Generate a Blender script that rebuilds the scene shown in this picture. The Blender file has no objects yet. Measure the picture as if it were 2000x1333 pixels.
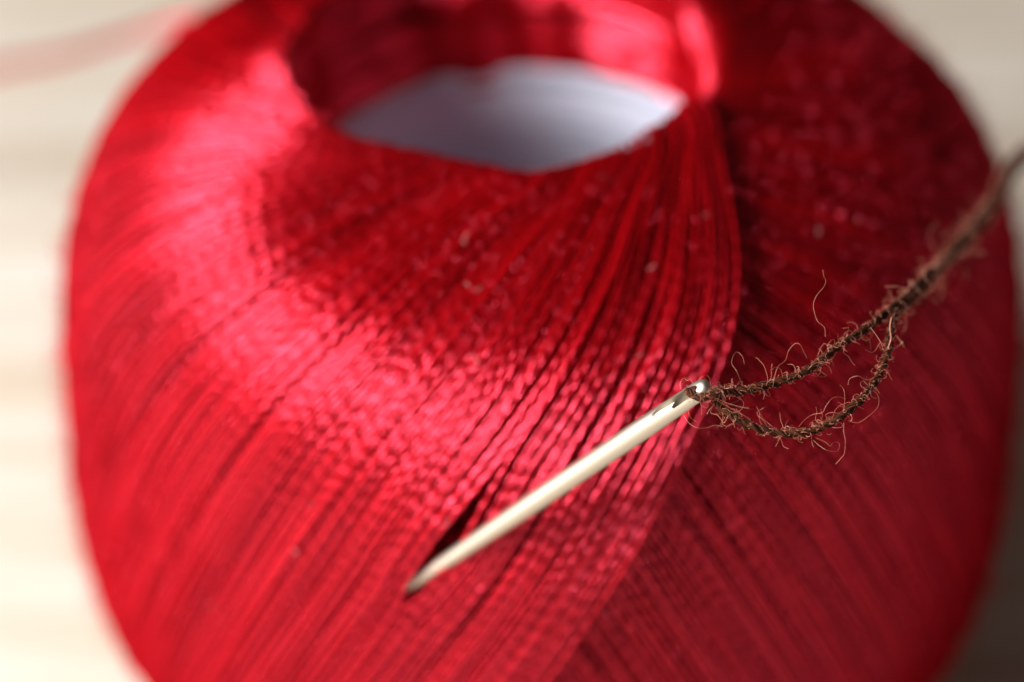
import bpy, math
import numpy as np
from mathutils import Vector

scene = bpy.context.scene
COL = scene.collection
rng = np.random.default_rng(11)

# ------------------------------------------------------------------ camera, world, lamp, exposure
# units: 1 Blender unit = 1 cm
ELEV = math.radians(34.0)
CE, SE = math.cos(ELEV), math.sin(ELEV)
DIST, FPX = 24.0, 8850.0
CAM = np.array([-57.0 / FPX * DIST, -DIST * CE, 0.2 + DIST * SE])
FWD = np.array([0.0, CE, -SE]); UP = np.array([0.0, SE, CE]); RIGHT = np.array([1.0, 0.0, 0.0])
FOCUS = 20.50

cd = bpy.data.cameras.new('camera')
cam = bpy.data.objects.new('camera', cd); COL.objects.link(cam)
cam.location = CAM.tolist(); cam.rotation_euler = (math.pi / 2 - ELEV, 0, 0)
cd.sensor_width = 36.0; cd.lens = FPX / 2000.0 * 36.0
cd.clip_start = 0.1; cd.clip_end = 500.0
cd.dof.use_dof = True; cd.dof.focus_distance = FOCUS; cd.dof.aperture_fstop = 0.188
scene.camera = cam

world = bpy.data.worlds.new('World'); scene.world = world; world.use_nodes = True
bg = world.node_tree.nodes['Background']
bg.inputs[0].default_value = (1.0, 0.76, 0.66, 1); bg.inputs[1].default_value = 0.07

KEY_AZ, KEY_EL, KEY_DIST = math.radians(25), math.radians(30), 24.0
ld = bpy.data.lights.new('key_lamp', 'AREA'); ld.shape = 'RECTANGLE'; ld.size = 12.0; ld.size_y = 13.0
ld.energy = 15800.0; ld.color = (1.0, 0.97, 0.94)
lamp = bpy.data.objects.new('key_lamp', ld); COL.objects.link(lamp)
lv = Vector((-math.cos(KEY_AZ) * math.cos(KEY_EL), -math.sin(KEY_AZ) * math.cos(KEY_EL), math.sin(KEY_EL)))
lamp.location = lv * KEY_DIST
lamp.rotation_euler = lv.to_track_quat('Z', 'Y').to_euler()

scene.view_settings.view_transform = 'Standard'; scene.view_settings.look = 'None'
scene.view_settings.exposure = 0.0; scene.view_settings.gamma = 1.0
scene.view_settings.use_curve_mapping = False

# ------------------------------------------------------------------ helpers
def at(px, py, depth):
    """point of the place seen in direction (px, py) of the 2000 px photograph, at a given depth"""
    return CAM + depth * FWD + RIGHT * ((px - 1000.0) / FPX * depth) + UP * ((666.5 - py) / FPX * depth)

def project(P):
    q = P - CAM; dep = q @ FWD
    return 1000 + FPX * q[..., 0] / dep, 666.5 - FPX * (q @ UP) / dep, dep

def link(name, me, mat=None, parent=None):
    o = bpy.data.objects.new(name, me); COL.objects.link(o)
    if mat is not None: me.materials.append(mat)
    if parent is not None: o.parent = parent
    return o

def empty(name, label, cat):
    o = bpy.data.objects.new(name, None); COL.objects.link(o)
    o['label'] = label; o['category'] = cat
    return o

def mesh_from(name, V, Q, tint=None, smooth=True):
    V = np.asarray(V, np.float32); Q = np.asarray(Q, np.int32)
    me = bpy.data.meshes.new(name)
    me.vertices.add(len(V)); me.vertices.foreach_set('co', V.ravel())
    n, k = Q.shape
    me.loops.add(n * k); me.loops.foreach_set('vertex_index', Q.ravel())
    me.polygons.add(n)
    me.polygons.foreach_set('loop_start', np.arange(0, n * k, k, dtype=np.int32))
    me.polygons.foreach_set('use_smooth', np.full(n, smooth, bool))
    me.update(calc_edges=True)
    if tint is not None:
        a = me.attributes.new('tint', 'FLOAT', 'POINT'); a.data.foreach_set('value', np.asarray(tint, np.float32))
    return me

class Tubes:
    """collects swept tubes; every ring is given by its own outline"""
    def __init__(self): self.V = []; self.Q = []; self.T = []; self.n = 0
    def add_rings(self, R, tint, closed=False):
        m, k, _ = R.shape
        idx = np.arange(m * k).reshape(m, k)
        nxt = np.roll(idx, -1, 1)
        a, b = idx[:-1], nxt[:-1]; c, d = nxt[1:], idx[1:]
        q = np.stack([a, b, c, d], -1).reshape(-1, 4)
        if closed:
            q = np.vstack([q, np.stack([idx[-1], nxt[-1], nxt[0], idx[0]], -1)])
        self.V.append(R.reshape(-1, 3)); self.Q.append(q + self.n)
        self.T.append(np.repeat(np.broadcast_to(tint, (m,)), k)); self.n += m * k
    def add_tube(self, P, rad, k=5, tint=0.5, up=None):
        P = np.asarray(P, float); T = np.gradient(P, axis=0); T /= np.linalg.norm(T, axis=1)[:, None] + 1e-12
        if up is None:
            up = np.array([0.31, 0.2, 0.93])
        A = np.cross(T, up); A /= np.linalg.norm(A, axis=1)[:, None] + 1e-9
        B = np.cross(T, A)
        t = np.linspace(0, 2 * np.pi, k, endpoint=False)
        rad = np.broadcast_to(rad, (len(P),))[:, None, None]
        R = P[:, None] + rad * (np.cos(t)[None, :, None] * A[:, None] + np.sin(t)[None, :, None] * B[:, None])
        self.add_rings(R, tint)
    def mesh(self, name):
        return mesh_from(name, np.vstack(self.V), np.vstack(self.Q), np.concatenate(self.T))

def spline(P, step):
    """Catmull-Rom through the points, resampled evenly"""
    P = np.asarray(P, float); E = np.vstack([2 * P[0] - P[1], P, 2 * P[-1] - P[-2]])
    out = []
    for i in range(1, len(E) - 2):
        t = np.linspace(0, 1, 40, endpoint=False)[:, None]
        a, b, c, d = E[i - 1], E[i], E[i + 1], E[i + 2]
        out.append(.5 * (2 * b + (c - a) * t + (2 * a - 5 * b + 4 * c - d) * t ** 2 + (3 * b - a - 3 * c + d) * t ** 3))
    out = np.vstack(out + [P[-1:]])
    s = np.r_[0, np.cumsum(np.linalg.norm(np.diff(out, axis=0), axis=1))]
    n = max(4, int(s[-1] / step) + 1); g = np.linspace(0, s[-1], n)
    return np.stack([np.interp(g, s, out[:, k]) for k in range(3)], 1)

def noise1(n, cells, rg):
    """smooth random curve with about the given number of bumps"""
    c = rg.normal(0, 1, cells + 3); x = np.linspace(0, cells, n); i = x.astype(int); f = x - i; f = f * f * (3 - 2 * f)
    return c[i] * (1 - f) + c[i + 1] * f

def material(name, color, rough, spec=0.5, metal=0.0):
    m = bpy.data.materials.new(name); m.use_nodes = True
    b = m.node_tree.nodes['Principled BSDF']
    b.inputs['Base Color'].default_value = (*color, 1); b.inputs['Roughness'].default_value = rough
    b.inputs['Specular IOR Level'].default_value = spec; b.inputs['Metallic'].default_value = metal
    return m, m.node_tree, b

# ------------------------------------------------------------------ materials
def tinted(name, dark, light, rough, spec, spec_tint=(1, 1, 1)):
    m, nt, b = material(name, light, rough, spec)
    at_ = nt.nodes.new('ShaderNodeAttribute'); at_.attribute_name = 'tint'
    mx = nt.nodes.new('ShaderNodeMix'); mx.data_type = 'RGBA'
    mx.inputs[6].default_value = (*dark, 1); mx.inputs[7].default_value = (*light, 1)
    nt.links.new(at_.outputs['Fac'], mx.inputs[0]); nt.links.new(mx.outputs[2], b.inputs['Base Color'])
    b.inputs['Specular Tint'].default_value = (*spec_tint, 1)
    return m, nt, b

# silky cotton: dull body, a broad red sheen of the fibres and a narrower pink glint
M_RED, nt, b = tinted('red_cotton', (0.10, 0.0002, 0.0006), (0.34, 0.0006, 0.0018), 0.5, 0.0, (1.0, 0.7, 0.8))
def gloss(col, rough):
    g = nt.nodes.new('ShaderNodeBsdfPrincipled'); g.inputs['Metallic'].default_value = 1.0
    g.inputs['Base Color'].default_value = (*col, 1); g.inputs['Specular Tint'].default_value = (*col, 1); g.inputs['Roughness'].default_value = rough
    return g
g1, g2 = gloss((0.95, 0.012, 0.032), 0.36), gloss((1.0, 0.25, 0.43), 0.23)
m1 = nt.nodes.new('ShaderNodeMixShader'); m1.inputs[0].default_value = 0.40
m2 = nt.nodes.new('ShaderNodeMixShader'); m2.inputs[0].default_value = 0.10
nt.links.new(b.outputs[0], m1.inputs[1]); nt.links.new(g1.outputs[0], m1.inputs[2])
nt.links.new(m1.outputs[0], m2.inputs[1]); nt.links.new(g2.outputs[0], m2.inputs[2])
nt.links.new(m2.outputs[0], nt.nodes['Material Output'].inputs['Surface'])
M_LINT, nt, b = material('pale_lint', (0.62, 0.36, 0.38), 0.4)
M_BROWN, nt, b = tinted('brown_wool', (0.022, 0.007, 0.0035), (0.14, 0.042, 0.018), 0.7, 0.10)
M_FIBRE, nt, b = tinted('brown_fibre', (0.30, 0.10, 0.06), (0.82, 0.31, 0.20), 0.3, 0.8)
b.inputs['Transmission Weight'].default_value = 0.15

M_TUBE, nt, b = material('white_card', (0.56, 0.60, 0.73), 0.45, 0.4)
tc = nt.nodes.new('ShaderNodeTexCoord'); sx = nt.nodes.new('ShaderNodeSeparateXYZ')
wv = nt.nodes.new('ShaderNodeTexNoise'); wv.noise_dimensions = '1D'; wv.inputs['Scale'].default_value = 5.0; wv.inputs['Detail'].default_value = 2.0
bp = nt.nodes.new('ShaderNodeBump'); bp.inputs['Strength'].default_value = 0.8; bp.inputs['Distance'].default_value = 0.12
nt.links.new(tc.outputs['Object'], sx.inputs[0]); nt.links.new(sx.outputs['Z'], wv.inputs['W'])
nt.links.new(wv.outputs['Fac'], bp.inputs['Height']); nt.links.new(bp.outputs[0], b.inputs['Normal'])

M_STEEL, nt, b = material('needle_steel', (0.58, 0.525, 0.44), 0.40, 0.5, 1.0)
tc = nt.nodes.new('ShaderNodeTexCoord'); mp = nt.nodes.new('ShaderNodeMapping'); mp.inputs['Scale'].default_value = (6, 160, 160)
nz = nt.nodes.new('ShaderNodeTexNoise'); nz.inputs['Scale'].default_value = 1.0; nz.inputs['Detail'].default_value = 4.0
bp = nt.nodes.new('ShaderNodeBump'); bp.inputs['Strength'].default_value = 0.35; bp.inputs['Distance'].default_value = 0.003
nt.links.new(tc.outputs['Object'], mp.inputs[0]); nt.links.new(mp.outputs[0], nz.inputs['Vector'])
nt.links.new(nz.outputs['Fac'], bp.inputs['Height']); nt.links.new(bp.outputs[0], b.inputs['Normal'])
rp = nt.nodes.new('ShaderNodeMapRange'); rp.inputs['To Min'].default_value = 0.36; rp.inputs['To Max'].default_value = 0.60
nt.links.new(nz.outputs['Fac'], rp.inputs['Value']); nt.links.new(rp.outputs[0], b.inputs['Roughness'])

M_WOOD, nt, b = material('pale_wood', (0.70, 0.58, 0.43), 0.5, 0.35)
tc = nt.nodes.new('ShaderNodeTexCoord'); mp = nt.nodes.new('ShaderNodeMapping')
mp.inputs['Rotation'].default_value = (0, 0, math.radians(-6)); mp.inputs['Scale'].default_value = (0.07, 1.0, 1.0)
n1 = nt.nodes.new('ShaderNodeTexNoise'); n1.inputs['Scale'].default_value = 1.9; n1.inputs['Detail'].default_value = 6.0; n1.inputs['Roughness'].default_value = 0.6
n2 = nt.nodes.new('ShaderNodeTexNoise'); n2.inputs['Scale'].default_value = 14.0; n2.inputs['Detail'].default_value = 3.0
cr = nt.nodes.new('ShaderNodeValToRGB')
cr.color_ramp.elements[0].position = 0.30; cr.color_ramp.elements[0].color = (0.53, 0.41, 0.27, 1)
cr.color_ramp.elements[1].position = 0.62; cr.color_ramp.elements[1].color = (0.80, 0.765, 0.70, 1)
mx = nt.nodes.new('ShaderNodeMix'); mx.data_type = 'FLOAT'; mx.inputs[0].default_value = 0.22
nt.links.new(tc.outputs['Object'], mp.inputs[0])
for n in (n1, n2): nt.links.new(mp.outputs[0], n.inputs['Vector'])
nt.links.new(n1.outputs['Fac'], mx.inputs[2]); nt.links.new(n2.outputs['Fac'], mx.inputs[3])
nt.links.new(mx.outputs[0], cr.inputs[0]); nt.links.new(cr.outputs[0], b.inputs['Base Color'])
bp = nt.nodes.new('ShaderNodeBump'); bp.inputs['Strength'].default_value = 0.15; bp.inputs['Distance'].default_value = 0.02
nt.links.new(n2.outputs['Fac'], bp.inputs['Height']); nt.links.new(bp.outputs[0], b.inputs['Normal'])

# ------------------------------------------------------------------ the table
TABLE_Z = -2.10
S = 90.0
top = mesh_from('tabletop', [(-S, -S, 0), (S, -S, 0), (S, S, 0), (-S, S, 0), (-S, -S, -2), (S, -S, -2), (S, S, -2), (-S, S, -2)],
                [(0, 1, 2, 3), (7, 6, 5, 4), (0, 4, 5, 1), (1, 5, 6, 2), (2, 6, 7, 3), (3, 7, 4, 0)], smooth=False)
table = link('tabletop', top, M_WOOD); table.location.z = TABLE_Z
table['kind'] = 'structure'; table['label'] = 'pale wooden tabletop under the ball of red thread'

# ------------------------------------------------------------------ shape of the ball: barrel with a funnel at each end
BA, BC, BN = 2.535, 2.03, 3.3
PS0, PS1 = math.radians(22), math.radians(35)
def sup(ps):
    s, c = np.sin(ps), np.cos(ps)
    rho = ((np.abs(s) / BA) ** BN + (np.abs(c) / BC) ** BN) ** (-1 / BN)
    return rho * s, rho * c
_r1, _z1 = sup(PS1); _r2, _z2 = sup(PS1 + 1e-3)
_t = np.array([_r1 - _r2, _z1 - _z2]); _t /= np.linalg.norm(_t)
_b = np.array([[_r1, _z1], [_r1 + .30 * _t[0], _z1 + .30 * _t[1]], [1.16, 2.04], [1.14, 1.12]])
_q = np.linspace(0, 1, 200)[:, None]
LIP = (1 - _q) ** 3 * _b[0] + 3 * (1 - _q) ** 2 * _q * _b[1] + 3 * (1 - _q) * _q ** 2 * _b[2] + _q ** 3 * _b[3]
LIPS = np.r_[0, np.cumsum(np.hypot(*np.diff(LIP, axis=0).T))]
def prof(ps):
    m = np.minimum(ps, np.pi - ps); sg = np.where(ps > np.pi / 2, -1.0, 1.0)
    r, z = sup(m); k = m < PS1
    f = np.clip((PS1 - m) / (PS1 - PS0), 0, 1.0) * LIPS[-1]
    return np.where(k, np.interp(f, LIPS, LIP[:, 0]), r), np.where(k, np.interp(f, LIPS, LIP[:, 1]), z) * sg
def smooth(a, b, x):
    t = np.clip((x - a) / (b - a), 0, 1); return t * t * (3 - 2 * t)
def mouth(P):
    """the upper opening is a little off centre and squeezed where bundles of thread cross it"""
    x, y, z = P[:, 0], P[:, 1], P[:, 2]
    ph = np.degrees(np.arctan2(y, x)); r = np.hypot(x, y)
    w = smooth(.6, 1.7, z) * smooth(2.3, 1.4, r)
    g = lambda c, s: np.exp(-(((ph - c + 180) % 360 - 180) / s) ** 2)
    d = -.14 * g(-114, 22) - .12 * g(-50, 26) - .16 * g(0, 34) - .09 * g(104, 9) - .05 * g(60, 20)
    for c_, s_, a_ in ((-160, 9, .03), (165, 7, .045), (140, 10, .03), (82, 6, .03), (28, 8, .04), (-75, 9, .03), (-98, 6, .02)):
        d = d - a_ * g(c_, s_)
    k = 1 + d * w / r
    return np.stack([x * k - .12 * w, y * k, z], 1)
def prof_n(ps):
    e = 2e-3
    r1, z1 = prof(ps + e); r0, z0 = prof(ps - e)
    nr, nz_ = -(z1 - z0), (r1 - r0); l = np.hypot(nr, nz_) + 1e-12
    return nr / l, nz_ / l

_sp = np.linspace(PS0, math.pi - PS0, 500); _sf = np.linspace(-math.pi, 1.2, 900)
_sr, _sz = prof(_sp)
SURF = np.stack([(_sr + .04)[:, None] * np.cos(_sf), (_sr + .04)[:, None] * np.sin(_sf), _sz[:, None] + 0 * _sf], -1).reshape(-1, 3)
_snr, _snz = prof_n(_sp)
SURFN = np.stack([_snr[:, None] * np.cos(_sf), _snr[:, None] * np.sin(_sf), _snz[:, None] + 0 * _sf], -1).reshape(-1, 3)
_sx, _sy, _sd = project(SURF)
def surface_at(px, py):
    d2 = np.hypot(_sx - px, _sy - py); k = np.where(d2 < 12)[0]
    j = k[_sd[k].argmin()]
    return SURF[j], SURFN[j]

# ------------------------------------------------------------------ the wound thread
ball = empty('thread_ball', 'ball of glossy red cotton thread wound on a white tube, lying on the pale table', 'thread ball')
PITCH, PLY_R, PLY_C = 0.20, 0.0086, 0.0042
tt = np.linspace(0, 2 * np.pi, 10, endpoint=False)
OUT = PLY_C * np.abs(np.cos(tt)) + np.sqrt(np.maximum(PLY_R ** 2 - (PLY_C * np.sin(tt)) ** 2, 0))
OX, OY = OUT * np.cos(tt), OUT * np.sin(tt)

LOOPS_TURN = 500                      # loops laid in one full turn of the ball
LOOPS = 810
DSTEP = 2 * math.pi / LOOPS_TURN
PHI_LAST = math.radians(0.5)
NEEDLE_IN, NEEDLE_N = surface_at(800, 1165)
NEEDLE_IN = NEEDLE_IN - .07 * NEEDLE_N
_g2, _ = surface_at(1030, 915)
GAP_T = (_g2 - NEEDLE_IN) / np.linalg.norm(_g2 - NEEDLE_IN)
GAP_L = np.cross(NEEDLE_N, GAP_T); GAP_L /= np.linalg.norm(GAP_L)
U = np.linspace(-math.pi, math.pi, 1600, endpoint=False)
tubes = Tubes()
wobble = noise1(LOOPS, 32, rng) * .25 + noise1(LOOPS, 9, rng) * .8
bundle = noise1(LOOPS, LOOPS // 7, rng)
for i in range(LOOPS):
    back = LOOPS - 1 - i
    last = back < 18
    wl = float(smooth(70, 14, back))
    al = math.radians((28.0 + 1.3 * wobble[i]) * (1 - wl) + (29.3 + .2 * wobble[i]) * wl + rng.normal(0, .2 if last else (.22 if back < 440 else .9)))
    al = max(al, math.radians(22.6))
    p0 = PHI_LAST - back * DSTEP + rng.normal(0, .18) * DSTEP
    p0 += DSTEP * .3 * math.sin(i * .61) * (0 if last else 1)
    sa, ca = math.sin(al), math.cos(al)
    w = sum(rng.normal(0, .0015) * np.cos(k * U + rng.uniform(0, 6.28)) for k in range(1, 7))
    x = np.cos(U) * sa * math.cos(p0) - np.sin(U) * math.sin(p0)
    y = np.cos(U) * sa * math.sin(p0) + np.sin(U) * math.cos(p0)
    ps = np.arccos(np.clip(np.cos(U) * ca, -1, 1)); ph = np.arctan2(y, x) + w
    r, z = prof(ps); nr, nz_ = prof_n(ps)
    h = 0.085 * (i - LOOPS + 1) / LOOPS_TURN + 0.006 * noise1(len(U), 40, rng) + rng.normal(0, .002) + .002 * bundle[i] + .05 * float(smooth(75, 4, back))
    C_, S_ = np.cos(ph), np.sin(ph)
    N = np.stack([nr * C_, nr * S_, nz_], 1)
    P = mouth(np.stack([r * C_, r * S_, z], 1) + N * h[:, None])
    # the needle has pushed the strands apart where it goes in
    q = P - NEEDLE_IN; s = q @ GAP_L; uu = q @ GAP_T; hh = np.abs(q @ NEEDLE_N) < .5
    g = np.interp(uu, [-.40, -.10, -.01, .3, .55, .95], [0, .002, .034, .055, .036, 0]) * hh
    tl = np.gradient(P, axis=0); tl /= np.linalg.norm(tl, axis=1)[:, None]
    along = np.abs(tl @ GAP_T) > .85
    near_ = np.where(along & hh & (np.abs(uu) < 1.0))[0]
    side = np.sign(s[near_[np.abs(uu[near_] - .12).argmin()]]) if len(near_) else 1.0
    P = P + GAP_L * (np.where(along, side * g * np.exp(-np.abs(s) / .22), 0))[:, None]
    sink = np.where(along, 0, 5.0 * g * np.exp(-(s / .11) ** 2))
    P = P - NEEDLE_N * sink[:, None]
    # smooth the path as a taut thread
    for _ in range(4): P = .25 * np.roll(P, 1, 0) + .5 * P + .25 * np.roll(P, -1, 0)
    seg = np.linalg.norm(np.roll(P, -1, 0) - P, axis=1); sl = np.r_[0, np.cumsum(seg)[:-1]]
    view = CAM - P; view /= np.linalg.norm(view, axis=1)[:, None]
    fine = ((N * view).sum(1) > -.2) & (P[:, 2] > -1.6)
    want = np.where(fine, .022, .085)
    acc = np.cumsum(seg / want).astype(int); keep = np.r_[True, np.diff(acc) > 0]
    P, N, sl = P[keep], N[keep], sl[keep]
    T = np.roll(P, -1, 0) - np.roll(P, 1, 0); T /= np.linalg.norm(T, axis=1)[:, None]
    B = np.cross(T, N); B /= np.linalg.norm(B, axis=1)[:, None]; N = np.cross(B, T)
    a = 2 * np.pi * sl / PITCH * (1 + .0 * i) + rng.uniform(0, 6.28) + .8 * noise1(len(P), 30, rng)
    sc = 1 + .07 * noise1(len(P), 60, rng)
    ca_, sa_ = np.cos(a)[:, None], np.sin(a)[:, None]
    ox = (OX[None] * ca_ - OY[None] * sa_) * sc[:, None]; oy = (OX[None] * sa_ + OY[None] * ca_) * sc[:, None]
    R = P[:, None] + ox[..., None] * B[:, None] + oy[..., None] * N[:, None]
    tubes.add_rings(R, np.clip(.5 + .26 * rng.normal() + .15 * bundle[i] + .1 * noise1(len(P), 30, rng), 0, 1), closed=True)
# turns that run round the inside of both mouths
for j in range(110):
    f = np.linspace(-np.pi, np.pi, 260, endpoint=False)
    ps = np.radians(22.3 + 4.5 * rng.random()) + np.radians(1.6) * np.sin(f + rng.uniform(0, 6.28)) + np.radians(.5) * np.sin(3 * f + rng.uniform(0, 6.28))
    ps = np.maximum(ps, PS0 + .002)
    if j % 3 == 2: ps = math.pi - ps
    r, z = prof(ps); nr, nz_ = prof_n(ps); h = rng.uniform(-.05, .012)
    P = mouth(np.stack([(r + nr * h) * np.cos(f), (r + nr * h) * np.sin(f), z + nz_ * h], 1))
    P = np.vstack([P, P[:1]])
    tubes.add_tube(P, rng.uniform(.014, .026) * (1 + .2 * noise1(len(P), 40, rng)), 8, rng.random(), up=np.array([0.0, 0.0, 1.0]))
# the solid heap of older thread underneath
ps = np.linspace(PS0, math.pi - PS0, 90); r, z = prof(ps); nr, nz_ = prof_n(ps)
hb = np.full(90, -.50)
f = np.linspace(0, 2 * np.pi, 160, endpoint=False)
rr = np.maximum(r + nr * hb, 1.20); zz = z + nz_ * hb
R = mouth(np.stack([rr[:, None] * np.cos(f), rr[:, None] * np.sin(f), zz[:, None] + 0 * f], -1).reshape(-1, 3)).reshape(90, 160, 3)
tubes.add_rings(R, 0.2)
link('wound_thread', tubes.mesh('wound_thread'), M_RED, ball)

# loose end leaving the ball at its far left
le = Tubes()
P = spline([at(480, 20, 25.9), at(345, 42, 26.2), at(240, 73, 26.6), at(130, 106, 27.2), at(0, 131, 27.8), at(-120, 160, 28.3),
            (-4.35, 4.75, -1.35), (-5.2, 4.9, TABLE_Z + .09), (-6.6, 5.0, TABLE_Z + .05), (-8.6, 5.8, TABLE_Z + .05)], .02)
s = np.arange(len(P)) * .02
T = np.gradient(P, axis=0); T /= np.linalg.norm(T, axis=1)[:, None]
A_ = np.cross(T, [0, 0, 1.]); A_ /= np.linalg.norm(A_, axis=1)[:, None]; B_ = np.cross(T, A_)
for k in range(2):
    a = 2 * np.pi * s / .25 + k * math.pi
    le.add_tube(P + .016 * (np.cos(a)[:, None] * A_ + np.sin(a)[:, None] * B_), .022, 8, .0)
link('loose_end', le.mesh('loose_end'), M_RED, ball)

# short red fibres standing off the thread, and pale lint caught on it
def curl(p, n, length, rg, pts=9, bend=1.6):
    d = rg.normal(0, 1, 3) + n * .6; d /= np.linalg.norm(d); out = [p]
    ax = rg.normal(0, 1, 3)
    for _ in range(pts - 1):
        d = d + np.cross(ax, d) * bend * rg.uniform(.1, .6) / pts * 3 + rg.normal(0, .12, 3); d /= np.linalg.norm(d)
        out.append(out[-1] + d * length / pts)
    return np.array(out)
fz = Tubes()
vis = np.where((((CAM - SURF) * SURFN).sum(1) > -2.0))[0]
for j in rng.choice(vis, 7000):
    fz.add_tube(curl(SURF[j] - SURFN[j] * .02, SURFN[j], rng.uniform(.05, .16), rng, 7), .0012, 4, rng.uniform(.3, 1))
link('flyaway_fibres', fz.mesh('flyaway_fibres'), M_RED, ball)['kind'] = 'stuff'
ln = Tubes()
for (px, py) in [(910, 545), (925, 562), (905, 472), (1270, 523), (1385, 415), (1190, 345), (470, 178), (460, 200), (1610, 1132), (1095, 1268),
                 (603, 990), (1740, 1180), (1760, 1220), (1600, 455), (1680, 430), (405, 1185), (575, 1085), (930, 700), (1250, 690), (860, 1030)]:
    p, n = surface_at(px, py)
    ln.add_tube(curl(p + n * .02, n, rng.uniform(.015, .09), rng, 7), rng.uniform(.0009, .0018), 4)
link('lint', ln.mesh('lint'), M_LINT, ball)['kind'] = 'stuff'

# white card tube in the middle
f = np.linspace(0, 2 * np.pi, 96, endpoint=False)
pr = [(1.13, -1.98), (1.13, 1.20), (1.12, 1.23), (1.08, 1.23), (1.07, 1.20), (1.07, -1.98)]
R = np.array([[(r * math.cos(a) - .08, r * math.sin(a), z) for a in f] for r, z in pr])
tb = Tubes(); tb.add_rings(R, .5, closed=True)
link('core_tube', tb.mesh('core_tube'), M_TUBE, ball)

# ------------------------------------------------------------------ the needle
EYE = at(1383, 752, 20.45)
AX = NEEDLE_IN - EYE; NL = np.linalg.norm(AX); AX = AX / NL
toward = CAM - EYE; toward /= np.linalg.norm(toward)
e1 = toward - AX * (toward @ AX); e1 /= np.linalg.norm(e1)           # towards the viewer
e2 = np.cross(AX, e1)                                                # sideways
if e2 @ UP < 0: e2 = -e2
SLOT = math.radians(32)
ez = e1 * math.cos(SLOT) + e2 * math.sin(SLOT); ey = np.cross(ez, AX)
TOTAL = NL + .12
xs = np.r_[0, .004, .012, .024, .04, np.linspace(.06, .4, 18), np.linspace(.45, NL, 14), np.linspace(NL + .02, TOTAL, 7)]
def nr_(x):
    return np.interp(x, [0, .004, .012, .024, .04, .07, .2, .45, NL * .6, NL, TOTAL], [.016, .026, .034, .041, .045, .047, .048, .051, .049, .030, .003])
def flat(x): return np.interp(x, [0, .05, .3, .5], [.80, .82, .94, 1.0])
t = np.linspace(0, 2 * np.pi, 40, endpoint=False)
V = [(x, nr_(x) * math.cos(a), nr_(x) * flat(x) * math.sin(a)) for x in xs for a in t]
nn, kk = len(xs), 40
Q = [(i * kk + j, i * kk + (j + 1) % kk, (i + 1) * kk + (j + 1) % kk, (i + 1) * kk + j) for i in range(nn - 1) for j in range(kk)]
me = bpy.data.meshes.new('needle_shaft')
me.from_pydata([v for v in V], [], Q + [tuple(range(kk - 1, -1, -1)), tuple(range((nn - 1) * kk, nn * kk))]); me.update()
shaft = bpy.data.objects.new('needle_shaft', me); COL.objects.link(shaft)
def lens_cutter(x0, x1, half_w, z0, z1, ztip):
    """long boat-shaped cutter: full width in the middle, running out to a point at both ends"""
    n = 24; xs_ = np.linspace(x0, x1, n); tri = []
    rows = []
    for x in xs_:
        f_ = (x - x0) / (x1 - x0); prof_ = max(.03, (1 - abs(2 * f_ - 1) ** 2.6)) ** .5
        wy = half_w * prof_; zb = z0 + (ztip - z0) * (1 - prof_)
        rows.append([(x, -wy, z1), (x, wy, z1), (x, wy * .9, zb * .6 + z1 * .4), (x, wy * .5, zb), (x, -wy * .5, zb), (x, -wy * .9, zb * .6 + z1 * .4)])
    V_ = [p for r_ in rows for p in r_]; k = 6
    F_ = [(i * k + j, (i + 1) * k + j, (i + 1) * k + (j + 1) % k, i * k + (j + 1) % k) for i in range(n - 1) for j in range(k)]
    F_ += [tuple(range(k)), tuple(range((n - 1) * k + k - 1, (n - 1) * k - 1, -1))]
    m_ = bpy.data.meshes.new('cutter'); m_.from_pydata(V_, [], F_); m_.update()
    o_ = bpy.data.objects.new('cutter', m_); COL.objects.link(o_); return o_
cut = [lens_cutter(.035, .24, .026, -.12, .12, -.12), lens_cutter(.03, .345, .035, .010, .12, .060), lens_cutter(.03, .345, .031, -.010, -.12, -.060)]
for c_ in cut:
    md = shaft.modifiers.new('cut', 'BOOLEAN'); md.operation = 'DIFFERENCE'; md.object = c_; md.solver = 'EXACT'
dg = bpy.context.evaluated_depsgraph_get(); dg.update()
me2 = bpy.data.meshes.new_from_object(shaft.evaluated_get(dg)); me2.name = 'sewing_needle'
bpy.data.objects.remove(shaft)
for c_ in cut: bpy.data.objects.remove(c_)
me2.materials.clear()
import bmesh
from mathutils import Matrix
needle = empty('sewing_needle', '', 'needle')
needle.matrix_world = Matrix(((AX[0], ey[0], ez[0], EYE[0]), (AX[1], ey[1], ez[1], EYE[1]), (AX[2], ey[2], ez[2], EYE[2]), (0, 0, 0, 1)))
for part, near in (('shaft', False), ('eye', True)):
    bm = bmesh.new(); bm.from_mesh(me2)
    bmesh.ops.delete(bm, geom=[f_ for f_ in bm.faces if (f_.calc_center_median().x < .38) != near], context='FACES')
    mp_ = bpy.data.meshes.new(part); bm.to_mesh(mp_); bm.free()
    for p in mp_.polygons: p.use_smooth = True
    mp_.set_sharp_from_angle(angle=math.radians(38))
    link(part, mp_, M_STEEL, needle)
bpy.data.meshes.remove(me2)
needle['label'] = 'pale steel sewing needle stuck in the red thread ball'

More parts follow.
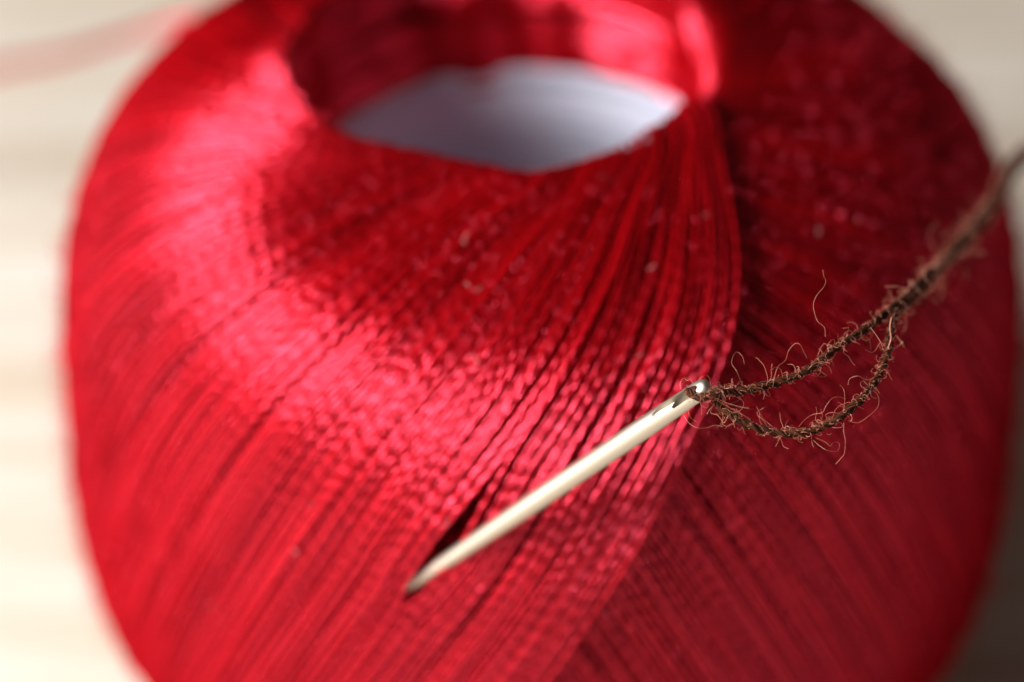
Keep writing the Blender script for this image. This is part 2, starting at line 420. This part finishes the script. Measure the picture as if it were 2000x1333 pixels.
# ------------------------------------------------------------------ brown wool thread through the eye
thread = empty('wool_thread', 'fuzzy dark brown wool thread looped through the eye of the needle', 'thread')
def nd(x, y, z): return EYE + AX * x + ey * y + ez * z            # point in the needle's own axes
D0 = 21.05
PATH = [(8.5, 3.1, TABLE_Z + .03), (6.6, 2.5, TABLE_Z + .03), (5.0, 2.2, TABLE_Z + .04), (3.9, 1.85, -1.72), at(2150, 620, 25.6), at(2105, 420, 24.6), at(2060, 310, 23.9), at(2015, 286, 23.35), at(1972, 318, 23.0), at(1945, 375, 22.65), at(1900, 440, 22.2), at(1820, 528, 21.5),
        at(1760, 588, 21.05), at(1700, 638, 20.75), at(1640, 675, 20.6), at(1580, 722, 20.52), at(1510, 750, 20.47), at(1440, 765, 20.43), at(1404, 764, 20.39),
        EYE + AX * .045 + e1 * .054 - e2 * .026, nd(.075, 0, .052), nd(.095, 0, .01), nd(.095, 0, -.045), nd(.06, 0, -.075), EYE + AX * .01 - e1 * .05 - e2 * .045,
        at(1402, 792, 20.50), at(1424, 808, 20.48), at(1450, 824, 20.46), at(1490, 840, 20.45), at(1540, 847, 20.45), at(1590, 840, 20.45), at(1640, 816, 20.46), at(1685, 776, 20.50),
        at(1715, 735, 20.58), at(1735, 690, 20.68), at(1740, 650, 20.78), at(1752, 615, 20.95), at(1795, 570, 21.3), at(1850, 512, 21.75), at(1910, 450, 22.2), at(1958, 385, 22.7),
        at(1990, 325, 23.05), at(2030, 300, 23.4), at(2075, 330, 23.9), at(2120, 450, 24.7), at(2165, 640, 25.7), (3.8, 2.0, -1.75), (4.7, 2.5, TABLE_Z + .04), (6.1, 3.2, TABLE_Z + .03), (7.6, 3.3, TABLE_Z + .03)]
CP = spline(PATH, .008); s = np.arange(len(CP)) * .008
T = np.gradient(CP, axis=0); T /= np.linalg.norm(T, axis=1)[:, None]
# parallel frame
F1 = np.zeros_like(CP); v = np.cross(T[0], [0, 0, 1.]); v /= np.linalg.norm(v)
for i in range(len(CP)):
    v = v - T[i] * (v @ T[i]); v /= np.linalg.norm(v); F1[i] = v
F2 = np.cross(T, F1)
wide = 1 + .12 * noise1(len(CP), 70, rng)
wide = wide * (1 - .28 * np.exp(-(np.linalg.norm(CP - nd(.09, 0, 0), axis=1) / .07) ** 2))
YP, YR, YC = .125, .0100, .0070
yarn = Tubes()
def helix(phase, rad, pitch, jit=0.0):
    a = 2 * np.pi * s / pitch + phase + jit
    return (np.cos(a)[:, None] * F1 + np.sin(a)[:, None] * F2) * (rad if np.isscalar(rad) else rad[:, None])
sq = np.interp(np.arange(len(CP)), [0, len(CP)], [1, 1])
tw = .5 * noise1(len(CP), 40, rng)
for k in range(2):
    base = CP + helix(k * math.pi, YC * wide, YP, tw)
    yarn.add_tube(base, YR * .88 * wide, 9, .25)
    # fibres of the ply, running round it
    for j in range(26):
        a = 2 * np.pi * s / (YP * rng.uniform(1.2, 3.2)) + rng.uniform(0, 6.28) + 1.1 * noise1(len(CP), 26, rng)
        off = (np.cos(a)[:, None] * F1 + np.sin(a)[:, None] * F2) * (YR * .9 * wide + .003 * noise1(len(CP), 90, rng))[:, None]
        yarn.add_tube((base + off)[::2], .0021, 4, np.clip(.40 + .35 * rng.normal() + .2 * noise1(len(CP), 40, rng), 0, 1)[::2])
link('yarn', yarn.mesh('yarn'), M_BROWN, thread)
ff = Tubes()
def fibre(px, depth=20.47, rad=.0007, tint=.9, dj=.05):
    d = depth + dj * noise1(len(px), max(2, len(px) // 2), rng)
    ff.add_tube(spline([at(x, y, q_) for (x, y), q_ in zip(px, d)], .006), rad, 5, tint)
for px in [[(1607, 527), (1609, 540), (1613, 550), (1608, 562), (1597, 575), (1589, 592), (1590, 608), (1597, 628), (1610, 640), (1612, 658)],
           [(1452, 756), (1444, 738), (1438, 724), (1429, 710), (1433, 694), (1440, 688), (1450, 697), (1454, 712)],
           [(1509, 757), (1514, 732), (1520, 716), (1534, 704), (1540, 686), (1552, 672), (1562, 673), (1570, 688), (1576, 700)],
           [(1648, 690), (1658, 698), (1664, 708), (1670, 714)],
           [(1335, 812), (1346, 827), (1362, 836), (1380, 836), (1396, 831), (1412, 834)],
           [(1530, 836), (1525, 822), (1523, 806)], [(1560, 834), (1572, 820), (1588, 810), (1606, 806), (1614, 792), (1626, 778), (1640, 776), (1652, 780)],
           [(1640, 752), (1648, 762), (1650, 780), (1647, 806)], [(1588, 860), (1602, 872), (1616, 880), (1634, 882), (1640, 872), (1636, 864), (1626, 866), (1622, 872), (1612, 864), (1594, 856)],
           [(1648, 826), (1648, 845), (1651, 862), (1649, 886), (1642, 896), (1632, 907)], [(1518, 850), (1526, 860), (1530, 872), (1540, 877)],
           [(1690, 778), (1704, 764), (1716, 776), (1714, 796), (1698, 812), (1676, 826), (1656, 822)], [(1656, 752), (1660, 740), (1676, 735), (1692, 742), (1706, 738)],
           [(1700, 640), (1716, 662), (1726, 684)], [(1720, 668), (1706, 688), (1690, 684)], [(1360, 790), (1345, 800), (1348, 815), (1360, 824)],
           [(1395, 790), (1388, 806), (1402, 812), (1414, 826), (1422, 812)], [(1425, 790), (1445, 780), (1440, 768)], [(1408, 770), (1412, 784), (1406, 796)],
           [(1420, 800), (1432, 806), (1448, 800), (1452, 786), (1440, 776)], [(1400, 782), (1424, 796), (1450, 810), (1466, 818)], [(1420, 806), (1445, 808), (1470, 824)],
           [(1380, 742), (1372, 736), (1366, 742)], [(1388, 752), (1385, 738), (1380, 733)]]:
    fibre(px)
fibre([(1741, 620), (1738, 640), (1740, 662), (1734, 684), (1738, 702)], 20.68, .0024, 1.0, .01)
fibre([(1735, 690), (1752, 678), (1764, 668)], 20.75, .002, 1.0, .02)
fibre([(1750, 655), (1760, 668), (1766, 678)], 20.8, .002, 1.0, .02)
ycum = np.arange(len(CP))
for _ in range(4800):
    i = int(rng.integers(500, len(CP) - 480)); a = rng.uniform(0, 6.28)
    n = F1[i] * math.cos(a) + F2[i] * math.sin(a)
    p = CP[i] + n * (YR + YC) * .92
    L_ = rng.exponential(.032) + .016
    if L_ > .25: L_ = .25
    ff.add_tube(curl(p, n + T[i] * rng.normal(0, .8), L_, rng, 10, 3.2), rng.uniform(.0005, .0011), 4, rng.uniform(.1, 1))
for _ in range(70):
    i = int(rng.integers(900, len(CP) - 700)); a = rng.uniform(0, 6.28)
    n = F1[i] * math.cos(a) + F2[i] * math.sin(a)
    ff.add_tube(curl(CP[i] + n * YR, n * 1.5 + T[i] * rng.normal(0, .6), rng.uniform(.08, .26), rng, 16, 2.0), rng.uniform(.0005, .0009), 4, rng.uniform(.4, 1))
link('stray_fibres', ff.mesh('stray_fibres'), M_FIBRE, thread)['kind'] = 'stuff'

# tiny pale specks of lint along the needle
sp = Tubes()
for px, py in [(1216, 853), (1208, 858), (1188, 872), (1092, 943), (1098, 939), (1080, 953), (1085, 948), (1022, 998), (1015, 1004), (960, 1036), (965, 1030), (850, 1108), (1270, 820)]:
    d_ = np.interp(px, [800, 1383], [21.9, 20.43])
    p = at(px, py, d_); sp.add_tube(curl(p, e2, .02, rng, 5, 3), .0028, 4)
lint2 = link('lint', sp.mesh('needle_lint'), M_LINT, needle); lint2['kind'] = 'stuff'
lint2.matrix_parent_inverse = needle.matrix_world.inverted()
